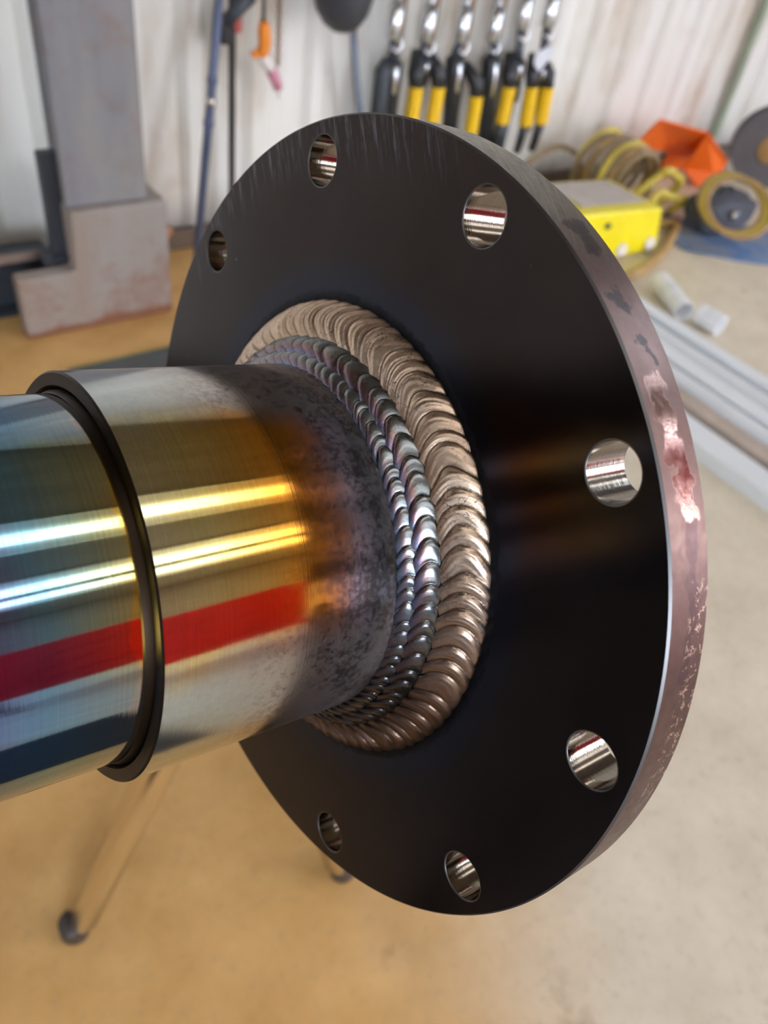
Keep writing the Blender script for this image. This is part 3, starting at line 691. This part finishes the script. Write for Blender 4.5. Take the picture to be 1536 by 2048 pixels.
# row of hanging clamps: silver head, black sliding arm with shiny edge, yellow grip on some
M_yel = simple('yellow_grip', (.95, .60, .008), .45, 0, .10, 60); M_blk = simple('black_grip', (.025, .027, .032), .38, 0, .3, 20); M_navy = simple('blue_black_arm', (.06, .072, .095), .35, .2, .25, 15)
M_zinc = mat_steelbar('zinc_plated_head', (.80, .84, .88), .22); M_rustbar = simple('rusty_flat_bar', (.26, .15, .075), .55, .1, .35, 30)
def ripple_grip(a, b, r, k=6):
    pts = []; rs = []
    m = k * 4
    for i in range(m + 1):
        f = i / m; pts.append(Vector(a).lerp(Vector(b), f)); rs.append(r * (.9 + .1 * abs(math.sin(PI * k * f))) * (1 if 0 < i < m else .7))
    return pts, rs
def clamp(label, xt, yt, yel, black, drop, paper=False, hr=.022):
    """xt, yt: where the silver head shows; yel: the yellow grips; black: the black arm beneath the head"""
    h = on_y(xt, yt, 2.19)
    q = empty('bar_clamp', (h.x, 2.19, h.z)); tag(q, label, 'clamp', 'bar clamps hanging in a row on the wall')
    def lp(x, y, yy=2.19): return on_y(x, y, yy) - h
    tz = RZ + .012 - h.z
    mb = MB(); mb.tube([(0, 0, -.05), (0, 0, -.042), (0, 0, .05)], [hr * .7, hr, hr], 16); mb.tube([(0, 0, .05), (0, 0, .075)], hr * .6, 8); mb.tube([(0, 0, .072), (0, 0, .10)], hr * 1.1, 6); mb.build('head', M_zinc, q)
    mb = MB(); mb.tube([(0, 0, .09), (0, 0, tz - .02), (0, .035, tz + .012), (0, .058, tz - .0)], .006, 8); mb.build('hook', M_zinc, q)
    mb = MB(); mb.tube([(hr * .9, -.004, -.035), (hr * 1.3, -.014, -.062), (hr * .4, -.018, -.080), (-hr * .5, -.012, -.068)], .005, 8); mb.build('release_lever', M_zinc, q)
    mb = MB(); mb.box((.034, .012, (tz - .02 - .12) / 2), (.022, .007, tz - .02 + .12), bev=.001); mb.box((.017, .006, .085), (.05, .012, .022)); mb.build('bar', M_rustbar, q)
    a = lp(black[0], black[1]); b = lp(black[2], black[3])
    mb = MB(); mb.tube([(0, 0, -.04), a + Vector((0, 0, .035)), a], [.012, .014, .024], 12); mb.build('slide', M_navy, q)
    mb = MB(); mb.tube([a + Vector((0, 0, .012)), a, a.lerp(b, .3), b], [.018, .033, .031, .026], 16); mb.build('arm', M_blk, q)
    mb = MB(); off = Vector((-.004, -.026, 0)); mb.tube([a + off + Vector((0, .01, -.002)), a + off + Vector((0, 0, -.01)), a.lerp(b, .38) + off + Vector((0, .002, 0)), a.lerp(b, .42) + off + Vector((0, .01, 0))], [.006, .0095, .0095, .006], 12); mb.build('arm_plate', M_zinc, q)
    mb = MB(); mb.tube([b, b + Vector((0, 0, -drop))], [.018, .012], 10); mb.build('foot_bar', M_navy, q)
    for (x0, y0, x1, y1, r) in yel:
        a2 = lp(x0, y0, 2.15); b2 = lp(x1, y1, 2.15); up = (a2 - b2).normalized()
        pts, rs = ripple_grip(a2, b2, r)
        mb = MB(); mb.tube(pts, rs, 16); g = mb.build('grip', M_yel, q); g['label'] = 'yellow rubber grip'
        mb = MB(); mb.tube([Vector((a2.x * .55, .01, a2.z + .085)), a2 + Vector((0, .012, .035)), a2 - up * .01], [.016, .026, .021], 12); mb.build('lever', M_blk, q)
        mb = MB(); mb.tube([b2 + up * .01, b2 - up * .10 + Vector((0, .02, 0))], [.019, .014], 10); mb.build('lever_tail', M_blk, q)
    if paper:
        c = lp(1082, 125, 2.13); mb = MB(); P = ((-.035, 0, .03), (.045, 0, .055), (.045, .0, .015), (.0, .0, -.03), (-.03, 0, -.005))
        mb.add([c + Vector(v) for v in P] + [c + Vector(v) + Vector((0, .006, 0)) for v in P], [(0, 1, 2, 3, 4), (9, 8, 7, 6, 5), (0, 5, 6, 1), (1, 6, 7, 2), (2, 7, 8, 3), (3, 8, 9, 4), (4, 9, 5, 0)])
        mb.build('paper_tag', simple('pale_tag', (.70, .74, .82), .35, 0, .1, 20), q)
    return q
clamp('all-black bar clamp at the left end of the clamp row', 790, 42, [], (785, 125, 774, 265), .25)
q_ = [o for o in COL.objects if o.name == 'bar_clamp'][0]
a = on_y(766, 140, 2.19) - q_.location; b = on_y(754, 255, 2.19) - q_.location
mb = MB(); mb.tube([a + Vector((.01, 0, .03)), a, b, b + Vector((0, 0, -.1))], [.012, .024, .027, .018], 14); mb.build('lever', M_slate, q_)
clamp('bar clamp with the two leftmost yellow grips of the row', 856, 48, [(833, 172, 822, 246, .0245), (877, 172, 864, 246, .0245)], (846, 120, 840, 165), .25)
clamp('bar clamp with the lowest yellow grip, in the middle of the row', 926, 50, [(953, 190, 940, 268, .0245)], (912, 118, 898, 268), .2)
clamp('all-black bar clamp between the lowest yellow grip and the two right-hand yellow ones', 990, 50, [], (984, 118, 968, 290), .2)
clamp('bar clamp with a single yellow grip, second from the right end', 1048, 25, [(1019, 172, 1003, 248, .0250)], (1033, 122, 1022, 200), .25)
clamp('bar clamp with a doubled yellow grip and pale tag at the right end', 1100, 22, [(1064, 172, 1050, 252, .0260), (1096, 172, 1081, 248, .0250)], (1080, 132, 1072, 190), .12, True)
# ================================================================== right-hand floor clutter
M_ylw = simple('yellow_painted_steel', (.93, .80, .005), .38, 0, .10, 8); M_label = simple('grey_top_label', (.55, .50, .46), .5, 0, .15, 12)
q = empty('feeder_case', (2.37, 1.79, 0)); tag(q, 'bright yellow steel case with a grey top, on the floor by the orange bin', 'case')
mb = MB(); mb.prism([(-.245, .012), (.238, .012), (.185, .175), (-.245, .205)], -.14, .13); o = mb.build('case_body', M_ylw, q); bv = o.modifiers.new('bevel', 'BEVEL'); bv.width = .008; bv.segments = 2
mb = MB(); mb.prism([(-.20, .206), (.14, .1825), (.14, .1865), (-.20, .21)], -.09, .10); mb.build('top_plate', M_label, q)
for x, z in ((.02, .045), (.175, .045)):
    mb = MB(); mb.tube([(x, -.14, z), (x, -.152, z)], [.026, .022], 20); mb.build('corner_bumper', M_white, q)
mb = MB(); mb.tube([(-.10, -.14, .15), (-.10, -.147, .15)], .012, 8); mb.build('latch_screw', M_slate, q)
for x in (-.2, .2):
    for y in (-.11, .1):
        mb = MB(); mb.tube([(x, y, 0), (x, y, .013)], .018, 12); mb.build('foot', M_rubber, q)
M_tan = simple('tan_hose', (.50, .32, .12), .45, 0, .25, 15); M_yh = simple('yellow_hose', (.72, .58, .10), .45, 0, .2, 15); M_brown = simple('brown_cable', (.30, .21, .11), .5, 0, .35, 15)
def hose(name, pts, r, mat, label, n=10, closed=False, group=None):
    pts = [Vector(p) for p in pts]
    k = len(pts); out = []
    for i in range(k if closed else k - 1):
        p0 = pts[(i - 1) % k] if (closed or i) else pts[0]; p1 = pts[i]; p2 = pts[(i + 1) % k]; p3 = pts[(i + 2) % k] if (closed or i < k - 2) else pts[-1]
        for j in range(6):
            t = j / 6
            out.append(.5 * ((2 * p1) + (p2 - p0) * t + (2 * p0 - 5 * p1 + 4 * p2 - p3) * t * t + (3 * p1 - p0 - 3 * p2 + p3) * t ** 3))
    if not closed: out.append(pts[-1])
    c = sum(pts, Vector()) / k; c.z = min(p.z for p in pts)
    mb = MB(); mb.tube([p - c for p in out], r, n, closed=closed)
    o = mb.build(name, mat, None, c); tag(o, label, 'hose', group); return o
# loop of tan hose round the right front of the yellow case
pts = [on_z(x, y, .018) for x, y in ((1236, 560), (1275, 545), (1315, 515), (1340, 480), (1352, 447))]
pts += [Vector((2.80, 1.80, .018)), Vector((2.78, 1.86, .018))]
hose('hose', pts, .018, M_tan, 'tan hose bending round the right front corner of the yellow case')
# coiled brown cable bundle behind the case
cb = Vector((2.78, 2.03, 0))
q = empty('cable_coil', cb); tag(q, 'fat coil of brown cable heaped between the yellow case and the wall', 'cable coil')
rnd = random.Random(4)
for k in range(9):
    mb = MB(); ph = rnd.uniform(0, 6); rx = .13 + rnd.uniform(-.02, .02); yy = -.12 + k * .026
    pts = [Vector((rx * math.cos(t) - .06, yy + .012 * math.sin(2 * t + ph), .145 + (.115 + .01 * math.sin(t * 3 + ph)) * math.sin(t))) for t in [2 * PI * i / 36 for i in range(36)]]
    mb.tube(pts, .0125, 8, closed=True); mb.build('cable_turn', (M_brown, M_tan, M_brown, M_yh, M_brown)[k % 5], q)
a = [on_y(x, y, yy) for x, y, yy in ((1318, 352, 1.86), (1335, 342, 1.84), (1352, 350, 1.84), (1358, 368, 1.85))]
hose('hose', [a[0] + Vector((-.08, .03, -.08)), a[0], a[1], a[2], a[3], a[3] + Vector((-.02, .05, -.10))], .017, M_yh, 'yellow hose arched over the brown cable coil')
a = [on_y(x, y, yy) for x, y, yy in ((1300, 410, 1.80), (1318, 385, 1.80), (1345, 395, 1.80), (1372, 400, 1.80))]
hose('hose', [a[0] + Vector((0, .04, -.05)), a[0], a[1], a[2], a[3], Vector((a[3].x + .02, 1.87, .02))], .0165, M_yh, 'yellow hose lying at the back right corner of the yellow case')
hose('hose', [Vector((2.14, 2.2, .012)), Vector((2.26, 2.2, .05)), Vector((2.42, 2.2, .15)), Vector((2.56, 2.2, .19)), Vector((2.70, 2.2, .13)), Vector((2.74, 2.2, .012))], .010, M_brown, 'thin brown cable bowed up against the foot of the wall')
# orange bin
M_obin = simple('orange_bin_plastic', (1.0, .17, .004), .42, 0, .06, 6)
q = empty('orange_bin', (3.1, 2.08, .0)); tag(q, 'bright orange open bin tipped against the wall behind the hoses', 'bin')
def bp(x, y, yy): return on_y(x, y, yy) - q.location
def slab(pts, th=.007):
    n = (pts[1] - pts[0]).cross(pts[2] - pts[0]).normalized() * th; k = len(pts); mb = MB()
    mb.add(pts + [p + n for p in pts], [list(range(k)), list(range(2 * k - 1, k - 1, -1))] + [(i, i + k, (i + 1) % k + k, (i + 1) % k) for i in range(k)]); return mb
A_, B_, C_, D_, E_ = bp(1266, 297, 2.10), bp(1320, 241, 2.02), bp(1417, 268, 2.02), bp(1392, 308, 2.22), bp(1338, 304, 2.22)
F_, G_, H_, I_ = bp(1452, 322, 2.02), bp(1433, 364, 2.02), bp(1394, 374, 2.04), bp(1369, 340, 2.10)
slab([A_, B_, E_]).build('side_panel', M_obin, q)
slab([B_, C_, D_, E_]).build('back_panel', M_obin, q)
slab([C_, F_, G_, H_, I_, D_]).build('side_panel', M_obin, q)
slab([E_, D_, D_ + Vector((0, .02, -.13)), E_ + Vector((0, .02, -.16))]).build('bin_floor', M_obin, q)
mb = MB(); mb.tube([C_, F_, G_, H_], .006, 8); mb.build('rim', M_obin, q)
# dark grey tool bag
M_bag = simple('dark_grey_canvas', (.085, .092, .115), .75, 0, .35, 14, .4)
q = empty('tool_bag', (3.01, 1.70, .016)); tag(q, 'slumped dark grey canvas bag on the floor right of the yellow case', 'bag')
bm = bmesh.new(); bmesh.ops.create_icosphere(bm, subdivisions=4, radius=1)
rnd = random.Random(2); ph = [rnd.uniform(0, 6) for _ in range(6)]
vs = []
for v in bm.verts:
    c = v.co; k = 1 + .07 * math.sin(5 * c.x + ph[0]) * math.sin(4 * c.z + ph[1]) + .05 * math.sin(9 * c.y + ph[2] + 3 * c.x)
    sq = lambda a: math.copysign(abs(a) ** .7, a)
    v.co = Vector((sq(c.x) * .15 * k, sq(c.y) * .10 * k, max(0, (.07 + sq(c.z) * .07 * k))))
me = bpy.data.meshes.new('bag_body'); bm.to_mesh(me); bm.free(); me.materials.append(M_bag); me.polygons.foreach_set('use_smooth', [True] * len(me.polygons))
o = bpy.data.objects.new('bag_body', me); COL.objects.link(o); o.parent = q
mb = MB(); mb.tube(arc((0, 0, .10), .06, 0, PI, 12), .008, 8); mb.build('strap', M_rubber, q)
mb = MB(); mb.tube([(-.05, -.09, .095), (-.05, -.112, .095)], .018, 14); mb.build('buckle', M_chrome, q)
# blue tarp
bm = bmesh.new(); bmesh.ops.create_grid(bm, x_segments=36, y_segments=20, size=.5)
for v in bm.verts:
    x, y = v.co.x, v.co.y
    v.co = Vector((x * .92 + .04 * math.sin(7 * y), y * .34 + .02 * math.sin(9 * x), .008 + .004 * math.sin(14 * x + 6 * y) + .003 * math.sin(31 * y - 9 * x)))
me = bpy.data.meshes.new('blue_tarp'); bm.to_mesh(me); bm.free(); me.polygons.foreach_set('use_smooth', [True] * len(me.polygons))
t = NT('blue_tarp'); n = t.noise(6, 4, .6); t.set(t.ramp(n, [(.35, (.05, .17, .45)), (.5, (.20, .27, .40)), (.65, (.26, .29, .33))]), .5, 0.); me.materials.append(t.m)
o = bpy.data.objects.new('blue_tarp', me); COL.objects.link(o); o.location = (3.20, 1.48, .0); o.rotation_euler = (0, 0, -.55)
sd = o.modifiers.new('thick', 'SOLIDIFY'); sd.thickness = .004
tag(o, 'crumpled blue tarp spread on the floor below the dark bag', 'tarp')
# hanging coil of tan hose standing on the tarp
q = empty('hose_coil', (3.10, 1.49, .02)); tag(q, 'upright oval coil of tan and yellow hose at the right edge', 'hose coil')
c0 = on_y(1478, 415, 1.53)
rt = (Vector(W.col[0])); up_ = -Vector(W.col[1])
for k in range(3):
    mb = MB(); dz = Vector((.006, .022, -.002)) * k
    pts = []
    for i in range(40):
        tt = 2 * PI * i / 40; u = .076 * math.cos(tt); v = .104 * math.sin(tt)
        ca, sa = math.cos(-.35), math.sin(-.35)
        pts.append(c0 + dz + rt * (u * ca - v * sa) + up_ * (u * sa + v * ca) + Vector((0, -.05 * math.cos(tt), 0)) - q.location)
    mb.tube(pts, .010, 10, closed=True); mb.build('hose_turn', (M_tan, M_yh, M_tan)[k], q)
# grey wheel / reel at the right edge
M_reel = simple('grey_reel', (.14, .14, .155), .5, 0, .2, 10)
wc = on_y(1522, 300, 1.98)
wc.x += .07; q = empty('cable_reel', (wc.x, 1.98, 0)); tag(q, 'dark grey cable reel with a tan hub at the right edge by the wall', 'reel')
Mr = Matrix.Translation((0, 0, max(wc.z, .165))) @ Matrix.Rotation(-.9, 4, 'Z') @ Matrix.Rotation(PI / 2, 4, 'X')
rz_ = max(wc.z, .165)
mb = MB(); mb.lathe([(.03, -.05), (rz_, -.05), (rz_, -.04), (.07, -.035), (.07, .035), (rz_, .04), (rz_, .05), (.03, .05)], 40, M=Mr, smooth=False, closed=True); mb.build('reel_body', M_reel, q)
mb = MB(); mb.lathe([(.001, .06), (.055, .06), (.06, .05), (.06, -.05), (.055, -.06), (.001, -.06)], 28, M=Mr); mb.build('hub', M_tan, q)

# ================================================================== bars on the floor
M_alu = mat_steelbar('bright_galvanised_steel', (.66, .70, .72), .33); M_wood = simple('tan_timber', (.48, .40, .33), .6, 0, .2, 12); M_plast = simple('white_plastic', (.90, .92, .94), .35, 0, .05, 12)
M_alu = NT('galvanised_steel'); _n = M_alu.noise(1, 4, .6, M_alu.mapv((30, 5, 30))); M_alu = M_alu.set(M_alu.mix(_n, (.74, .79, .82), (.90, .94, .96)), .34, .10)
def bar(x, w, h, y0, y1, mat, label, kind='square'):
    q = empty('long_bar', (x, (y0 + y1) / 2, 0)); tag(q, label, 'bar', 'bars lying side by side on the floor')
    Ln = y1 - y0; mb = MB()
    if kind == 'square':
        t_ = .004
        for s in (-1, 1):
            mb.box((s * (w / 2 - t_ / 2), 0, h / 2), (t_, Ln, h)); mb.box((0, 0, h / 2 + s * (h / 2 - t_ / 2)), (w - 2 * t_, Ln, t_))
    else:
        n = 24; R0 = w / 2
        Mx = Matrix.Translation((0, 0, R0)) @ Matrix.Rotation(PI / 2, 4, 'X')
        mb.lathe([(R0, -Ln / 2), (R0, Ln / 2), (R0 - .004, Ln / 2), (R0 - .004, -Ln / 2)], n, M=Mx, closed=True)
    mb.build('tube', mat, q, sharp=40); return q
bar(2.135, .050, .055, -1.6, 1.36, M_alu, 'silver square tube furthest right of the floor bars, by the white caps')
bar(2.063, .056, .056, -1.6, 1.28, M_alu, 'round silver pipe second from the right of the floor bars', 'round')
bar(1.990, .054, .048, -1.6, 1.33, M_alu, 'flat silver tube third from the right of the floor bars')
bar(1.918, .056, .056, -1.6, 1.22, M_alu, 'round silver pipe just right of the tan bar', 'round')
bar(1.846, .054, .045, -1.6, 1.30, M_wood, 'tan bar among the silver floor bars')
bar(1.755, .084, .040, -1.6, 1.18, M_alu, 'wide low silver tube nearest the flange, left of the tan bar')
# two white capped stubs beyond them
for (xa, ya, xb, yb, lab) in ((1318, 566, 1366, 628, 'white plastic sleeve on the floor furthest from the flange'), (1398, 632, 1440, 656, 'white plastic sleeve on the floor touching the silver bars')):
    a = on_z(xa, ya, .027); b = on_z(xb, yb, .027); a.z = b.z = .027
    c = (a + b) / 2; q = empty('plastic_sleeve', (c.x, c.y, 0)); tag(q, lab, 'sleeve', 'white plastic sleeves on the floor')
    d = (b - a); Mx = Matrix.Translation((0, 0, .0355)) @ d.to_track_quat('Z', 'Y').to_matrix().to_4x4(); ln = d.length / 2
    mb = MB(); mb.lathe([(.030, -ln), (.034, -ln), (.034, ln), (.030, ln)], 24, M=Mx, closed=True); mb.build('sleeve', M_plast, q, sharp=40)
    mb = MB(); mb.lathe([(.0355, -ln * .3), (.0355, ln * .1)], 24, M=Mx); mb.build('band', M_alu, q)

# ================================================================== red cabinet to the right of the photographer (seen in the pipe's reflections)
M_red = simple('red_enamel', (.93, .005, .035), .35, 0, .08, 5)
def cabinet(x, y, w, z0, z1, label, nd):
    q = empty('tool_cabinet', (x, y, 0)); tag(q, label, 'cabinet', 'red tool cabinets')
    mb = MB(); mb.box((0, 0, (z0 + z1) / 2), (w, .5, z1 - z0), bev=.01); mb.build('body', M_red, q)
    hh = (z1 - z0 - .06) / nd
    for k in range(nd):
        mb = MB(); mb.box((0, .257, z0 + .03 + hh * (k + .5)), (w - .06, .014, hh - .012), bev=.004); dr = mb.build('drawer', M_red, q)
        mb = MB(); mb.box((0, .27, z0 + .03 + hh * (k + .85)), (w - .2, .012, .012)); mb.build('handle', M_red, dr)
    for sx_ in (-1, 1):
        for sy in (-1, 1):
            mb = MB(); mb.tube([(sx_ * (w / 2 - .06), sy * .2, 0), (sx_ * (w / 2 - .06), sy * .2, z0 + .01)], .022, 12); mb.build('leg', M_blackiron, q)
cabinet(.95, -2.45, 1.45, .45, 1.50, 'tall red tool cabinet nearer the camera', 4)
cabinet(2.65, -2.45, 1.7, .30, 1.25, 'lower red tool cabinet farther from the camera', 3)
cabinet(4.7, -1.75, 1.3, .12, 2.15, 'tall wide red locker farthest from the camera', 6)
